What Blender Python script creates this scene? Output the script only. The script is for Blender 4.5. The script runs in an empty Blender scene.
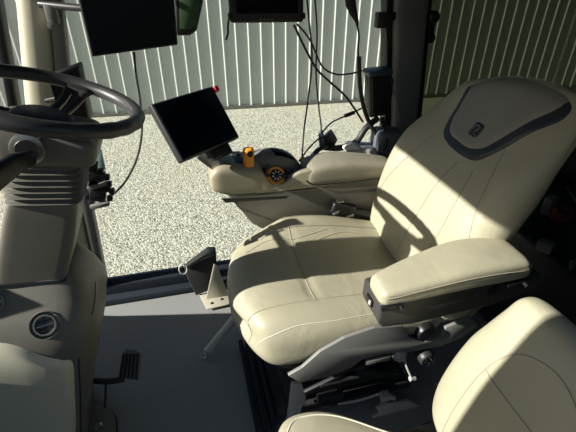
import bpy, bmesh, math, random
from mathutils import Vector, Matrix, Euler
from mathutils.bvhtree import BVHTree
random.seed(7)
C = bpy.context.scene.collection
PI = math.pi
# ------------------------------------------------------------------ camera numbers
H = 1.4; FPX = 427.0; PITCH = math.radians(32); YAW = math.radians(14)
def P(u, v, X=None, Y=None, Z=None, D=None):
    """real point on the line of sight of (u, v), on the given plane of the cab"""
    x = (u-288)/FPX; y = -(v-216)/FPX
    fw = math.cos(PITCH)+y*math.sin(PITCH); dn = math.sin(PITCH)-y*math.cos(PITCH)
    r = Vector((x*math.cos(YAW)+fw*math.sin(YAW), -x*math.sin(YAW)+fw*math.cos(YAW), -dn))
    if X is not None: t = X/r.x
    elif Y is not None: t = Y/r.y
    elif Z is not None: t = (Z-H)/r.z
    else: t = D
    return Vector((0, 0, H))+r*t
# ------------------------------------------------------------------ materials
def nt(name):
    m = bpy.data.materials.new(name); m.use_nodes = True
    n = m.node_tree; b = n.nodes['Principled BSDF']
    return m, n, b
def mat(name, col, rough=.5, metal=0, spec=.5, noise=.0, nscale=30, bump=.0, bscale=200, coat=0):
    m, n, b = nt(name)
    b.inputs['Base Color'].default_value = (*col, 1); b.inputs['Roughness'].default_value = rough
    b.inputs['Metallic'].default_value = metal; b.inputs['Specular IOR Level'].default_value = spec
    b.inputs['Coat Weight'].default_value = coat
    tc = n.nodes.new('ShaderNodeTexCoord')
    if noise:
        t = n.nodes.new('ShaderNodeTexNoise'); t.inputs['Scale'].default_value = nscale; t.inputs['Detail'].default_value = 4
        n.links.new(tc.outputs['Object'], t.inputs['Vector'])
        r = n.nodes.new('ShaderNodeMapRange'); r.inputs[3].default_value = 1-noise; r.inputs[4].default_value = 1+noise
        n.links.new(t.outputs['Fac'], r.inputs[0])
        mx = n.nodes.new('ShaderNodeVectorMath'); mx.operation = 'SCALE'
        mx.inputs[0].default_value = col
        n.links.new(r.outputs[0], mx.inputs['Scale']); n.links.new(mx.outputs[0], b.inputs['Base Color'])
    if bump:
        t = n.nodes.new('ShaderNodeTexNoise'); t.inputs['Scale'].default_value = bscale; t.inputs['Detail'].default_value = 3
        n.links.new(tc.outputs['Object'], t.inputs['Vector'])
        k = n.nodes.new('ShaderNodeBump'); k.inputs['Strength'].default_value = bump; k.inputs['Distance'].default_value = .002
        n.links.new(t.outputs['Fac'], k.inputs['Height']); n.links.new(k.outputs[0], b.inputs['Normal'])
    return m
def leather_mat(name, col, rough=.42):
    m, n, b = nt(name)
    tc = n.nodes.new('ShaderNodeTexCoord')
    t = n.nodes.new('ShaderNodeTexNoise'); t.inputs['Scale'].default_value = 6; t.inputs['Detail'].default_value = 5
    n.links.new(tc.outputs['Object'], t.inputs['Vector'])
    cr = n.nodes.new('ShaderNodeValToRGB'); cr.color_ramp.elements[0].position = .3; cr.color_ramp.elements[1].position = .7
    cr.color_ramp.elements[0].color = (*[c*.9 for c in col], 1); cr.color_ramp.elements[1].color = (*[min(1, c*1.04) for c in col], 1)
    n.links.new(t.outputs['Fac'], cr.inputs[0]); n.links.new(cr.outputs[0], b.inputs['Base Color'])
    v = n.nodes.new('ShaderNodeTexVoronoi'); v.inputs['Scale'].default_value = 420
    n.links.new(tc.outputs['Object'], v.inputs['Vector'])
    w = n.nodes.new('ShaderNodeTexNoise'); w.inputs['Scale'].default_value = 9; w.inputs['Detail'].default_value = 3; w.inputs['Distortion'].default_value = 1.2
    n.links.new(tc.outputs['Object'], w.inputs['Vector'])
    k = n.nodes.new('ShaderNodeBump'); k.inputs['Strength'].default_value = .12; k.inputs['Distance'].default_value = .001
    k2 = n.nodes.new('ShaderNodeBump'); k2.inputs['Strength'].default_value = .35; k2.inputs['Distance'].default_value = .008
    n.links.new(v.outputs['Distance'], k.inputs['Height']); n.links.new(w.outputs['Fac'], k2.inputs['Height'])
    n.links.new(k2.outputs[0], k.inputs['Normal']); n.links.new(k.outputs[0], b.inputs['Normal'])
    b.inputs['Roughness'].default_value = rough; b.inputs['Specular IOR Level'].default_value = .4
    return m
def glass_mat(name, tint, gloss=.05):
    m = bpy.data.materials.new(name); m.use_nodes = True; n = m.node_tree
    for q in list(n.nodes): n.nodes.remove(q)
    o = n.nodes.new('ShaderNodeOutputMaterial'); t = n.nodes.new('ShaderNodeBsdfTransparent'); g = n.nodes.new('ShaderNodeBsdfGlossy')
    t.inputs[0].default_value = (*tint, 1); g.inputs['Roughness'].default_value = .02
    f = n.nodes.new('ShaderNodeFresnel'); f.inputs[0].default_value = 1.3
    mx = n.nodes.new('ShaderNodeMixShader')
    k = n.nodes.new('ShaderNodeMath'); k.operation = 'MULTIPLY'; k.inputs[1].default_value = gloss*10
    n.links.new(f.outputs[0], k.inputs[0]); n.links.new(k.outputs[0], mx.inputs[0])
    n.links.new(t.outputs[0], mx.inputs[1]); n.links.new(g.outputs[0], mx.inputs[2]); n.links.new(mx.outputs[0], o.inputs[0])
    return m
def gravel_mat():
    m, n, b = nt('gravel')
    tc = n.nodes.new('ShaderNodeTexCoord')
    def vor(s):
        v = n.nodes.new('ShaderNodeTexVoronoi'); v.inputs['Scale'].default_value = s
        n.links.new(tc.outputs['Object'], v.inputs['Vector']); return v
    v1 = vor(52); v2 = vor(95)
    bw = n.nodes.new('ShaderNodeSeparateColor'); n.links.new(v1.outputs['Color'], bw.inputs[0])
    cr = n.nodes.new('ShaderNodeValToRGB'); e = cr.color_ramp.elements
    e[0].position = 0; e[0].color = (.22, .21, .165, 1); e[1].position = 1; e[1].color = (.78, .75, .61, 1)
    k = e.new(.25); k.color = (.40, .385, .32, 1); k = e.new(.55); k.color = (.57, .55, .465, 1)
    n.links.new(bw.outputs[0], cr.inputs[0])
    # broad patches: tan bare soil near the fence
    ns = n.nodes.new('ShaderNodeTexNoise'); ns.inputs['Scale'].default_value = .55; ns.inputs['Detail'].default_value = 6
    n.links.new(tc.outputs['Object'], ns.inputs['Vector'])
    mr = n.nodes.new('ShaderNodeMapRange'); mr.inputs[1].default_value = .5; mr.inputs[2].default_value = .72; mr.inputs[4].default_value = .65
    n.links.new(ns.outputs['Fac'], mr.inputs[0])
    mx = n.nodes.new('ShaderNodeMix'); mx.data_type = 'RGBA'
    n.links.new(mr.outputs[0], mx.inputs[0]); n.links.new(cr.outputs[0], mx.inputs[6]); mx.inputs[7].default_value = (.56, .50, .36, 1)
    n.links.new(mx.outputs[2], b.inputs['Base Color'])
    bp = n.nodes.new('ShaderNodeBump'); bp.inputs['Strength'].default_value = .7; bp.inputs['Distance'].default_value = .012; bp.invert = True
    n.links.new(v1.outputs['Distance'], bp.inputs['Height'])
    bp2 = n.nodes.new('ShaderNodeBump'); bp2.inputs['Strength'].default_value = .4; bp2.inputs['Distance'].default_value = .006; bp2.invert = True
    n.links.new(v2.outputs['Distance'], bp2.inputs['Height']); n.links.new(bp.outputs[0], bp2.inputs['Normal'])
    n.links.new(bp2.outputs[0], b.inputs['Normal'])
    b.inputs['Roughness'].default_value = .9; b.inputs['Specular IOR Level'].default_value = .1
    return m
M = dict(
 leather=leather_mat('cream_leather', (.43, .405, .29)),
 leather_side=leather_mat('cream_leather_side', (.60, .55, .41)),
 gray_leather=leather_mat('gray_leather', (.27, .265, .235), .5),
 lid=leather_mat('lid_leather', (.30, .28, .215), .5),
 navy=leather_mat('navy_trim', (.034, .041, .055), .4),
 seam=mat('stitching', (.36, .33, .25), .8),
 thread=mat('pale_thread', (.75, .71, .58), .8),
 beige=mat('beige_plastic', (.36, .33, .235), .45, noise=.04, bump=.15, bscale=500),
 taupe=mat('taupe_plastic', (.150, .143, .118), .5, noise=.05, bump=.2, bscale=500),
 creamp=mat('cream_plastic', (.60, .575, .45), .45, noise=.05, bump=.15, bscale=400),
 midgray=mat('mid_gray_plastic', (.19, .19, .18), .5, noise=.05, bump=.1),
 steel=mat('galvanised_plate', (.46, .46, .44), .45, noise=.15, nscale=50),
 armbody=mat('armrest_plastic', (.045, .045, .042), .5, bump=.1),
 dark=mat('dark_plastic', (.028, .029, .031), .45, bump=.1),
 black=mat('black_plastic', (.010, .010, .012), .4),
 rubber=mat('rubber', (.020, .021, .023), .65, bump=.2, bscale=300),
 wheel=mat('wheel_leather', (.045, .046, .047), .38, bump=.25, bscale=500),
 screen=mat('screen_glass', (.003, .005, .009), .25, spec=.12),
 metal=mat('scratched_steel', (.42, .42, .41), .35, metal=1, noise=.1),
 chrome=mat('chrome', (.75, .75, .74), .15, metal=1),
 mat=mat('floor_mat', (.25, .26, .255), .75, noise=.12, nscale=160, bump=.35, bscale=260),
 frame=mat('cab_frame_paint', (.022, .028, .038), .6, spec=.15),
 pillar=mat('pillar_cream', (.66, .62, .46), .5, noise=.03),
 bpillar=mat('pillar_gray', (.17, .175, .175), .55),
 bracket=mat('bracket_paint', (.50, .47, .37), .5, noise=.1, nscale=40),
 orange=mat('orange_plastic', (.95, .36, .03), .4),
 red=mat('red_plastic', (.55, .02, .03), .45),
 dull_red=mat('dull_red_wire', (.22, .035, .025), .6),
 yellow=mat('yellow_plastic', (.75, .60, .12), .5),
 slate=mat('slate_plastic', (.12, .135, .16), .45),
 white=mat('white_cloth', (.78, .77, .72), .8),
 blue=mat('blue_gray_plastic', (.045, .065, .085), .35),
 gray_hose=mat('gray_rod', (.50, .52, .46), .45, noise=.08),
 fence=mat('fence_steel', (.51, .54, .505), .5, noise=.04, nscale=3, spec=.3),
 glass=glass_mat('clear_glass', (.95, .97, .955), .04),
 tint=glass_mat('smoked_glass', (.27, .29, .235), .05),
 pale=mat('pale_glass_sheet', (.45, .62, .60), .15),
 green=mat('green_reflection_and_cap', (.05, .10, .04), .8, noise=.6, nscale=25),  # mottled green: painted mirror reflection, also the cap's own colour
 gravel=gravel_mat(),
)
# ------------------------------------------------------------------ mesh helpers
def newbm(): return bmesh.new()
def box(bm, c, s, R=None, bev=.0, seg=2):
    t = bmesh.new(); bmesh.ops.create_cube(t, size=1)
    for v in t.verts: v.co = Vector((v.co.x*s[0], v.co.y*s[1], v.co.z*s[2]))
    if bev: bmesh.ops.bevel(t, geom=t.edges[:], offset=min(bev, min(s)*.49), segments=seg, affect='EDGES', profile=.5)
    mt = Matrix.Translation(Vector(c)) @ (R.to_4x4() if R else Matrix.Identity(4))
    t.transform(mt); merge(bm, t); return bm
def merge(bm, t):
    me = bpy.data.meshes.new('tmp'); t.to_mesh(me); t.free(); bm.from_mesh(me); bpy.data.meshes.remove(me)
def prism(bm, pts, d, bev=0, seg=2):
    """pts: loop of 3D points; d: extrusion vector"""
    t = bmesh.new(); d = Vector(d)
    a = [t.verts.new(Vector(p)) for p in pts]; b = [t.verts.new(Vector(p)+d) for p in pts]
    n = len(a); t.faces.new(a); t.faces.new(b[::-1])
    for i in range(n): t.faces.new((a[i], b[i], b[(i+1) % n], a[(i+1) % n]))
    bmesh.ops.recalc_face_normals(t, faces=t.faces[:])
    if bev: bmesh.ops.bevel(t, geom=t.edges[:], offset=bev, segments=seg, affect='EDGES', profile=.5)
    merge(bm, t); return bm
def loft(bm, rings, cap=True):
    vs = [[bm.verts.new(Vector(p)) for p in r] for r in rings]
    n = len(vs[0]); fs = []
    for i in range(len(vs)-1):
        for j in range(n):
            fs.append(bm.faces.new((vs[i][j], vs[i][(j+1) % n], vs[i+1][(j+1) % n], vs[i+1][j])))
    if cap:
        for r in (vs[0][::-1], vs[-1]):
            c = bm.verts.new(sum((v.co for v in r), Vector())/n)
            for j in range(n): fs.append(bm.faces.new((r[j], r[(j+1) % n], c)))
    bmesh.ops.recalc_face_normals(bm, faces=fs)
    return bm
def cr(keys, n):
    """catmull-rom through tuples, n steps per span"""
    out = []; K = [keys[0]]+list(keys)+[keys[-1]]
    for i in range(1, len(K)-2):
        for s in range(n):
            t = s/n; q = []
            for a, b, c, d in zip(K[i-1], K[i], K[i+1], K[i+2]):
                q.append(.5*((2*b)+(-a+c)*t+(2*a-5*b+4*c-d)*t*t+(-a+3*b-3*c+d)*t**3))
            out.append(tuple(q))
    out.append(tuple(keys[-1])); return out
def tube(bm, pts, r, n=8, smooth=0, r1=None):
    pts = [Vector(p) for p in pts]
    if smooth: pts = [Vector(p) for p in cr([tuple(p) for p in pts], smooth)]
    rings = []; up = None
    for i, p in enumerate(pts):
        d = (pts[min(i+1, len(pts)-1)]-pts[max(i-1, 0)])
        if d.length < 1e-7: d = Vector((0, 0, 1))
        d.normalize()
        if up is None: up = d.orthogonal().normalized()
        else:
            up = up-d*up.dot(d)
            up = up.normalized() if up.length > 1e-5 else d.orthogonal().normalized()
        w = d.cross(up); rr = r if r1 is None else r+(r1-r)*i/(len(pts)-1)
        rings.append([p+(up*math.cos(2*PI*k/n)+w*math.sin(2*PI*k/n))*rr for k in range(n)])
    return loft(bm, rings)
def cyl(bm, a, b, r, n=20, r1=None):
    return tube(bm, [a, Vector(a).lerp(Vector(b), .5), b], r, n, r1=r1)
def lathe(bm, o, axis, prof, n=28):
    """prof: (radius, height) along axis from o"""
    ax = Vector(axis).normalized(); u = ax.orthogonal().normalized(); w = ax.cross(u)
    return loft(bm, [[Vector(o)+ax*h+(u*math.cos(2*PI*k/n)+w*math.sin(2*PI*k/n))*max(r, 1e-4) for k in range(n)] for r, h in prof])
def sp(c, e): return math.copysign(abs(c)**(2/e), c)
def tag(o, label=None, cat=None, group=None, kind=None):
    for k, v in (('label', label), ('category', cat), ('group', group), ('kind', kind)):
        if v: o[k] = v
    return o
def thing(name, label, cat, loc, group=None):
    o = bpy.data.objects.new(name, None); o.empty_display_size = .05; C.objects.link(o); o.location = loc
    return tag(o, label, cat, group)
WL = {}
def obj(name, bm, m, parent=None, smooth=40, label=None, loc=None):
    """world-space bmesh -> ONE mesh object, origin at the parent's base or its own base"""
    if parent is not None:
        base = WL.get(parent.name, parent.location.copy())
    elif loc is not None: base = Vector(loc)
    else:
        xs = [v.co for v in bm.verts]
        base = Vector(((min(p.x for p in xs)+max(p.x for p in xs))/2, (min(p.y for p in xs)+max(p.y for p in xs))/2, min(p.z for p in xs)))
    bm.transform(Matrix.Translation(-base))
    me = bpy.data.meshes.new(name); bm.to_mesh(me); bm.free()
    if smooth:
        me.shade_smooth(); me.set_sharp_from_angle(angle=math.radians(smooth))
    me.materials.append(m)
    o = bpy.data.objects.new(name, me); C.objects.link(o)
    if parent is not None: o.parent = parent
    else: o.location = base
    WL[o.name] = base
    if label: o['label'] = label
    return o
def struct(name, bm, m, smooth=40, parent=None):
    o = obj(name, bm, m, parent, smooth)
    if parent is None: o['kind'] = 'structure'
    return o
def bvh_of(bm): return BVHTree.FromBMesh(bm)
def seam(bm, bv, pts, d, r=.0015, lift=.0004, sm=8):
    """thin tube lying on a surface; pts are start points, cast along d"""
    q = [Vector(p) for p in cr([tuple(p) for p in pts], sm)]; out = []
    for p in q:
        h = bv.ray_cast(p, Vector(d).normalized())
        if h[0] is not None: out.append(h[0]+h[1]*(lift if h[1].dot(Vector(d)) < 0 else -lift))
    if len(out) > 2: tube(bm, out, r, 6)
    return bm
def patch(bm, bv, outline, d, off, rings=14, edge=8, sm=5, dip=.004, skip=0.0):
    """raised panel lying on a surface; outline: start points, cast along d"""
    d = Vector(d).normalized()
    o = [Vector(p) for p in cr([tuple(p) for p in outline]+[tuple(outline[0])], sm)][:-1]
    c = sum(o, Vector())/len(o); R = []
    last = None
    for k in range(rings+1):
        f = 1-k/rings*.97
        ring = []
        for p in o:
            s = c+(p-c)*f; h = bv.ray_cast(s, d)
            if h[0] is None: h0 = last if last else s
            else: h0 = h[0]
            last = h0
            ring.append(h0-d*(off*(1-f**edge)-dip*f**(edge*3)))
        R.append(ring)
    return loft(bm, R, cap=False) if False else _patch(bm, R)
def _patch(bm, R):
    vs = [[bm.verts.new(p) for p in r] for r in R]; n = len(vs[0]); fs = []
    for i in range(len(vs)-1):
        for j in range(n): fs.append(bm.faces.new((vs[i][j], vs[i][(j+1) % n], vs[i+1][(j+1) % n], vs[i+1][j])))
    c = bm.verts.new(sum((v.co for v in vs[-1]), Vector())/n)
    for j in range(n): fs.append(bm.faces.new((vs[-1][j], vs[-1][(j+1) % n], c)))
    bmesh.ops.recalc_face_normals(bm, faces=fs); return bm

# ================================================================== SETTING
b = newbm(); box(b, (2, 12.0, -1.45), (44, 26, .1)); struct('ground', b, M['gravel'], 0)
# fence --------------------------------------------------------------
F0 = P(100, 116.5, Z=-1.4); F1 = P(430, 97, Z=-1.4); fd = (F1-F0); fd.z = 0; fd.normalize(); fn = Vector((fd.y, -fd.x, 0))
b = newbm(); pitch = .243; prev = None; s = -6.0; prof = []
while s < 16:
    prof += [(s, 0), (s+.014, .022), (s+.030, .022), (s+.044, 0), (s+.118, 0), (s+.126, .006), (s+.136, .006), (s+.144, 0)]
    s += pitch
base = F0
va = []
for q, h in prof:
    p = base+fd*q+fn*h
    va.append((b.verts.new(p), b.verts.new(p+Vector((0, 0, 3.2))), b.verts.new(p-fn*.01), b.verts.new(p-fn*.01+Vector((0, 0, 3.2)))))
for a, c in zip(va, va[1:]):
    b.faces.new((a[0], c[0], c[1], a[1])); b.faces.new((a[2], a[3], c[3], c[2])); b.faces.new((a[1], c[1], c[3], a[3])); b.faces.new((a[0], a[2], c[2], c[0]))
bmesh.ops.recalc_face_normals(b, faces=b.faces[:])
fence = thing('corrugated_fence', 'tall grey corrugated steel fence with pale ribs standing behind the gravel yard', 'fence', (F0+F1)/2)
obj('fence_sheet', b, M['fence'], fence, 0)
b = newbm(); box(b, base+fd*5+fn*.03+Vector((0, 0, .03)), (22, .05, .06), Matrix.Rotation(math.atan2(fd.y, fd.x), 3, 'Z')); obj('base_rail', b, M['taupe'], fence, 0)
# cab floor, sill, roof, bulkhead, pillars ------------------------------
b = newbm(); box(b, (.42, 1.0, -.03), (2.6, 1.34, .06), bev=.004); struct('floor', b, M['mat'])
b = newbm(); box(b, (.15, 1.685, .045), (1.42, .07, .088), bev=.012, seg=3); box(b, (.15, 1.64, .018), (1.42, .06, .034), bev=.008)
struct('trim_1', b, M['frame'])
b = newbm(); prism(b, [(-.85, .28, 1.60), (-.85, 1.74, 1.60), (1.74, 1.74, 1.60), (1.74, .28, 1.60)], (0, 0, .09), .01); struct('ceiling', b, M['frame'])
b = newbm()  # unseen bulkhead; outline and notch shaped to set the sun patches
prism(b, [(-.93, .2, -.06), (-.93, 1.66, -.06), (-.93, 1.66, .03), (-.93, 1.51, .249), (-.93, 1.366, .528), (-.93, 1.20, .85), (-.93, 1.16, .89), (-.93, .89, .89), (-.93, .87, .66), (-.93, .80, .66), (-.93, .78, .89), (-.93, .2, .89)], (.04, 0, 0), .004)
struct('wall_front_shade_panel', b, M['taupe'])
b = newbm(); prism(b, [(1.72, .28, -.06), (1.72, 1.70, -.06), (1.72, 1.70, .62), (1.72, .28, .62)], (.04, 0, 0), .004); struct('wall_rear', b, M['dark'])
def post(name, rows, y0, y1, m, bev=.012):
    """rows: (z, x0, x1)"""
    b = newbm()
    pts0 = [(r[1], y0, r[0]) for r in rows]+[(r[2], y0, r[0]) for r in rows[::-1]]
    prism(b, pts0, (0, y1-y0, 0), bev, 3)
    return struct(name, b, m)
# right front pillar: rounded cream column
b = newbm(); R = []
for z, x0, x1 in ((-.02, -.60, -.485), (.4, -.58, -.465), (.9, -.553, -.437), (1.26, -.475, -.375), (1.605, -.43, -.345)):
    cx, hx = (x0+x1)/2, (x1-x0)/2
    R.append([(cx+hx*sp(math.cos(a), 2.6), 1.70+.055*sp(math.sin(a), 2.6), z) for a in [2*PI*k/28 for k in range(28)]])
loft(b, R); struct('wall_right_front_pillar', b, M['pillar'])
post('trim_2', [(-.0, -.487, -.452), (.9, -.437, -.392), (1.26, -.374, -.335), (1.605, -.344, -.305)], 1.655, 1.715, M['midgray'], .006)
post('trim_3', [(.0, -.665, -.635), (.9, -.605, -.573), (1.605, -.50, -.47)], 1.67, 1.73, M['black'], .006)
post('wall_right_rear_pillar', [(-.02, .93, 1.06), (.75, .885, 1.005), (1.25, .825, .970), (1.605, .80, .950)], 1.63, 1.74, M['bpillar'], .025)
post('trim_4', [(0, .90, .93), (.75, .855, .885), (1.25, .798, .825), (1.605, .775, .80)], 1.66, 1.72, M['black'], .006)
post('trim_5', [(0, 1.06, 1.10), (.75, 1.005, 1.035), (1.25, .970, .992), (1.605, .950, .970)], 1.66, 1.72, M['black'], .006)
b = newbm(); box(b, (1.42, 1.685, .28), (.66, .06, .56), bev=.01); struct('wall_right', b, M['dark'])
b = newbm(); box(b, (1.40, 1.64, .595), (.70, .12, .05), bev=.015); struct('trim_6', b, M['midgray'])
# unseen left-hand door posts, the front one widened to shade the companion seat
post('wall_left_front_pillar', [(-.02, -.93, -.85), (.8, -.90, -.78), (1.605, -.84, -.72)], .20, .38, M['bpillar'], .02)
post('wall_left_rear_pillar', [(-.02, 1.55, 1.72), (1.605, 1.55, 1.72)], .28, .38, M['bpillar'], .02)
b = newbm(); prism(b, [(-.44, 1.70, .09), (.90, 1.70, .09), (.865, 1.70, .75), (.78, 1.70, 1.60), (-.33, 1.70, 1.60)], (0, .005, 0)); struct('window_1', b, M['glass'], 0)
b = newbm(); prism(b, [(1.04, 1.70, .62), (1.732, 1.70, .62), (1.732, 1.70, 1.60), (.955, 1.70, 1.60), (1.02, 1.70, .75)], (0, .005, 0)); struct('window_2', b, M['tint'], 0)

b = newbm(); box(b, (1.735, 1.0, 1.11), (.006, 1.41, .98)); struct('window_3', b, M['tint'], 0)
b = newbm(); box(b, (1.14, .33, .80), (.80, .006, 1.58)); struct('window_4', b, M['tint'], 0)
# ================================================================== STEERING COLUMN
def rr(x0, x1, y0, y1, z, e=5, n=40, dz=0):
    """rounded rectangle ring; dz tilts it (higher towards +x)"""
    cx, hx, cy, hy = (x0+x1)/2, (x1-x0)/2, (y0+y1)/2, (y1-y0)/2
    out = []
    for k in range(n):
        a = 2*PI*(k+.5)/n; X = cx+hx*sp(math.cos(a), e)
        out.append((X, cy+hy*sp(math.sin(a), e), z+dz*(X-cx)))
    return out
wn0 = Vector((.31, .05, .95)).normalized()
dash = thing('steering_console', 'taupe steering column pedestal carrying the dark steering wheel, round air vent on its shoulder', 'steering console', (-.5, 1.03, 0))
b = newbm()
loft(b, [rr(*k[:4], k[4], 6) for k in cr([(-.86, -.455, .885, 1.20, 0), (-.86, -.43, .875, 1.20, .12), (-.86, -.362, .865, 1.23, .32), (-.86, -.322, .855, 1.25, .44),
        (-.86, -.305, .858, 1.235, .53), (-.85, -.305, .885, 1.19, .60), (-.80, -.315, .925, 1.15, .65), (-.70, -.335, .955, 1.14, .685), (-.60, -.36, .965, 1.12, .695)], 4)])
ped_bv = bvh_of(b); obj('pedestal', b, M['taupe'], dash)
b = newbm()   # cream side cover
e0, e1, e2, e3 = P(62, 354, Y=.868), P(74, 362, Y=.868), P(75, 395, Y=.87), P(75, 440, Y=.88)
f0 = P(2, 341, Y=.862); sl = (e0.z-f0.z)/(e0.x-f0.x)
def edge_z(x): return f0.z+sl*(x-f0.x)
o = [(x, .6, min(.60, edge_z(x))-.012) for x in (-.83, -.75, -.65, -.55, -.48, -.42, e0.x)]
o += [(e1.x, .6, e1.z), (e2.x, .6, e2.z), (e3.x, .6, e3.z), (-.52, .6, .01), (-.70, .6, .01), (-.83, .6, .02), (-.845, .6, .3)]
patch(b, ped_bv, o, (0, 1, 0), .014, 16, 30, 4, .002)
obj('side_cover', b, M['creamp'], dash, label='cream side cover panel')
b = newbm()   # shut line on the rear corner of the pedestal
seam(b, ped_bv, [(e1.x+.014, .6, e1.z+.01), (e2.x+.012, .6, e2.z), (e3.x+.012, .6, e3.z)], (0, 1, 0), .0022)
seam(b, ped_bv, [(0, 1.03, .60), (0, .98, .585), (0, .93, .575)], (-1, 0, 0), .0018)
ring = rr(-.527, -.348, .952, 1.128, .688, 10, dz=-.1); tube(b, ring+[ring[0]], .0035, 6)
obj('shut_line', b, M['black'], dash)
b = newbm()
keys = [(-.525, -.350, .955, 1.125, .665), (-.51, -.345, .958, 1.122, .70), (-.468, -.303, .962, 1.118, .80), (-.430, -.276, .965, 1.115, .885), (-.42, -.272, .967, 1.113, .90)]
loft(b, [rr(*k[:4], k[4], 10, dz=-.12) for k in cr(keys, 4)]); obj('lower_column', b, M['taupe'], dash)
b = newbm()
R = []
for i in range(57):
    f = i/56; z = .893+.105*f; w = .0055*math.sin(f*2*PI*7-PI/2)
    x0 = -.422+.022*f; x1 = -.270+.024*f
    R.append(rr(x0-w, x1+w, .962-w, 1.118+w, z, 8, dz=-.12))
loft(b, R); obj('bellows', b, M['taupe'], dash, 60)
b = newbm()
loft(b, [rr(*k[:4], k[4], 10, dz=k[5]) for k in cr([(-.396, -.245, .968, 1.11, .990, -.12), (-.402, -.215, .955, 1.115, .998, -.18), (-.404, -.205, .950, 1.118, 1.02, -.22), (-.400, -.200, .950, 1.118, 1.048, -.26), (-.392, -.208, .958, 1.11, 1.066, -.28), (-.375, -.22, .98, 1.09, 1.070, -.28)], 4)])
obj('column_head', b, M['taupe'], dash)
b = newbm(); lathe(b, (-.320, 1.045, 1.035), wn0, [(0, 0), (.055, 0), (.052, .018), (0, .02)]); obj('boot', b, M['rubber'], dash)
# vents, one in view and the next one at the edge
def vent(u, v, r):
    c = P(u, v, Y=.865)
    h = ped_bv.ray_cast(Vector((0, 0, H)), (c-Vector((0, 0, H))).normalized()); c = h[0]; n = h[1]
    if n.y > 0: n = -n
    n = (n+Vector((.25, -.5, .35))).normalized()
    u1 = n.cross(Vector((0, 0, 1))).normalized(); w1 = u1.cross(n)
    if w1.z < 0: w1 = -w1
    b = newbm(); lathe(b, c-n*.02, n, [(.0, 0), (r, 0), (r, .022), (r*.97, .027), (r*.84, .027), (r*.80, .020), (r*.80, .006), (0, .006)])
    ring = obj('air_vent', b, M['midgray'], dash)
    b = newbm(); lathe(b, c-n*.013, n, [(0, 0), (r*.79, 0), (r*.79, .003), (0, .003)]); obj('vent_core', b, M['black'], ring)
    for k in (-.45, .0, .45):
        b = newbm(); wv = r*.76*math.sqrt(1-k*k)
        box(b, c+n*.001+w1*(k*r*.8), (wv*2, .006, .004), Matrix((u1, n, w1)).transposed(), .0012)
        obj('vent_slat', b, M['metal'] if k == 0 else M['dark'], ring)
    b = newbm(); box(b, c-n*.002, (.004, .006, r*1.45), Matrix((u1, n, w1)).transposed(), .001); obj('vent_slat', b, M['dark'], ring)
    b = newbm(); lathe(b, c-n*.004, n, [(r*1.22, 0), (r*1.25, .010), (r*1.29, .010), (r*1.31, 0)]); obj('vent_groove', b, M['midgray'], ring)
vent(45, 325, .027); vent(-7, 303, .027)
# stalk lever
b = newbm(); a = P(28, 148, Y=.95); lathe(b, a+Vector((0, .02, 0)), (0, -1, 0), [(0, 0), (.028, 0), (.028, .025), (.022, .034), (0, .034)])
lk = obj('ignition_collar', b, M['dark'], dash)
b = newbm(); lathe(b, a+Vector((0, .012, 0)), (0, -1, 0), [(.029, 0), (.034, .004), (.034, .022), (.029, .024)]); obj('collar_ring', b, M['metal'], lk)
b = newbm(); e1 = P(30, 158, Y=.925); e2 = P(14, 164, Y=.86); e3 = P(-8, 180, Y=.80)
R = []
for p, w, t in ((e1, .016, .012), (e2, .021, .013), (e3, .024, .014), (e3+(e3-e2)*.6, .016, .01)):
    d = (e3-e1).normalized(); s = d.cross(Vector((0, 0, 1))).normalized(); q = s.cross(d)
    R.append([p+s*(t*sp(math.cos(x), 3))+q*(w*sp(math.sin(x), 3)) for x in [2*PI*k/20 for k in range(20)]])
loft(b, R); obj('shuttle_lever', b, M['black'], dash)
# ================================================================== STEERING WHEEL
wc = Vector((-.300, 1.05, 1.118)); th, ph = .314, .15
wn = Vector((math.sin(th)*math.cos(ph), math.sin(th)*math.sin(ph), math.cos(th)))
we1 = (Vector((1, 0, 0))-wn*wn.x).normalized(); we2 = wn.cross(we1)
def wp(ang, r, h=0): return wc+(we1*math.cos(ang)+we2*math.sin(ang))*r+wn*h
b = newbm(); R = []
for i in range(96):
    a = 2*PI*i/96; rt = .0168+.0008*math.sin(a*24)*(1 if -.9 < math.sin(a) < .1 else 0)
    c = wp(a, .20); d = (c-wc).normalized()
    R.append([c+(d*math.cos(k*2*PI/20)+wn*math.sin(k*2*PI/20))*rt for k in range(20)])
vs = [[b.verts.new(p) for p in r] for r in R]
for i in range(96):
    for j in range(20): b.faces.new((vs[i][j], vs[(i+1) % 96][j], vs[(i+1) % 96][(j+1) % 20], vs[i][(j+1) % 20]))
bmesh.ops.recalc_face_normals(b, faces=b.faces[:]); wheel = obj('steering_wheel', b, M['wheel'], dash, 80, label='dark grey steering wheel with stitched grip')
b = newbm()
for i in range(26):
    a = .15+i*.035
    d = (wp(a, 1)-wc).normalized(); c = wp(a, .20)-d*.012+wn*.0118
    tube(b, [c-d*.003-we1*0, c+d*.003+(wp(a+.012, .2)-wp(a, .2))], .0007, 5)
obj('stitching', b, M['thread'], wheel)
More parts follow.
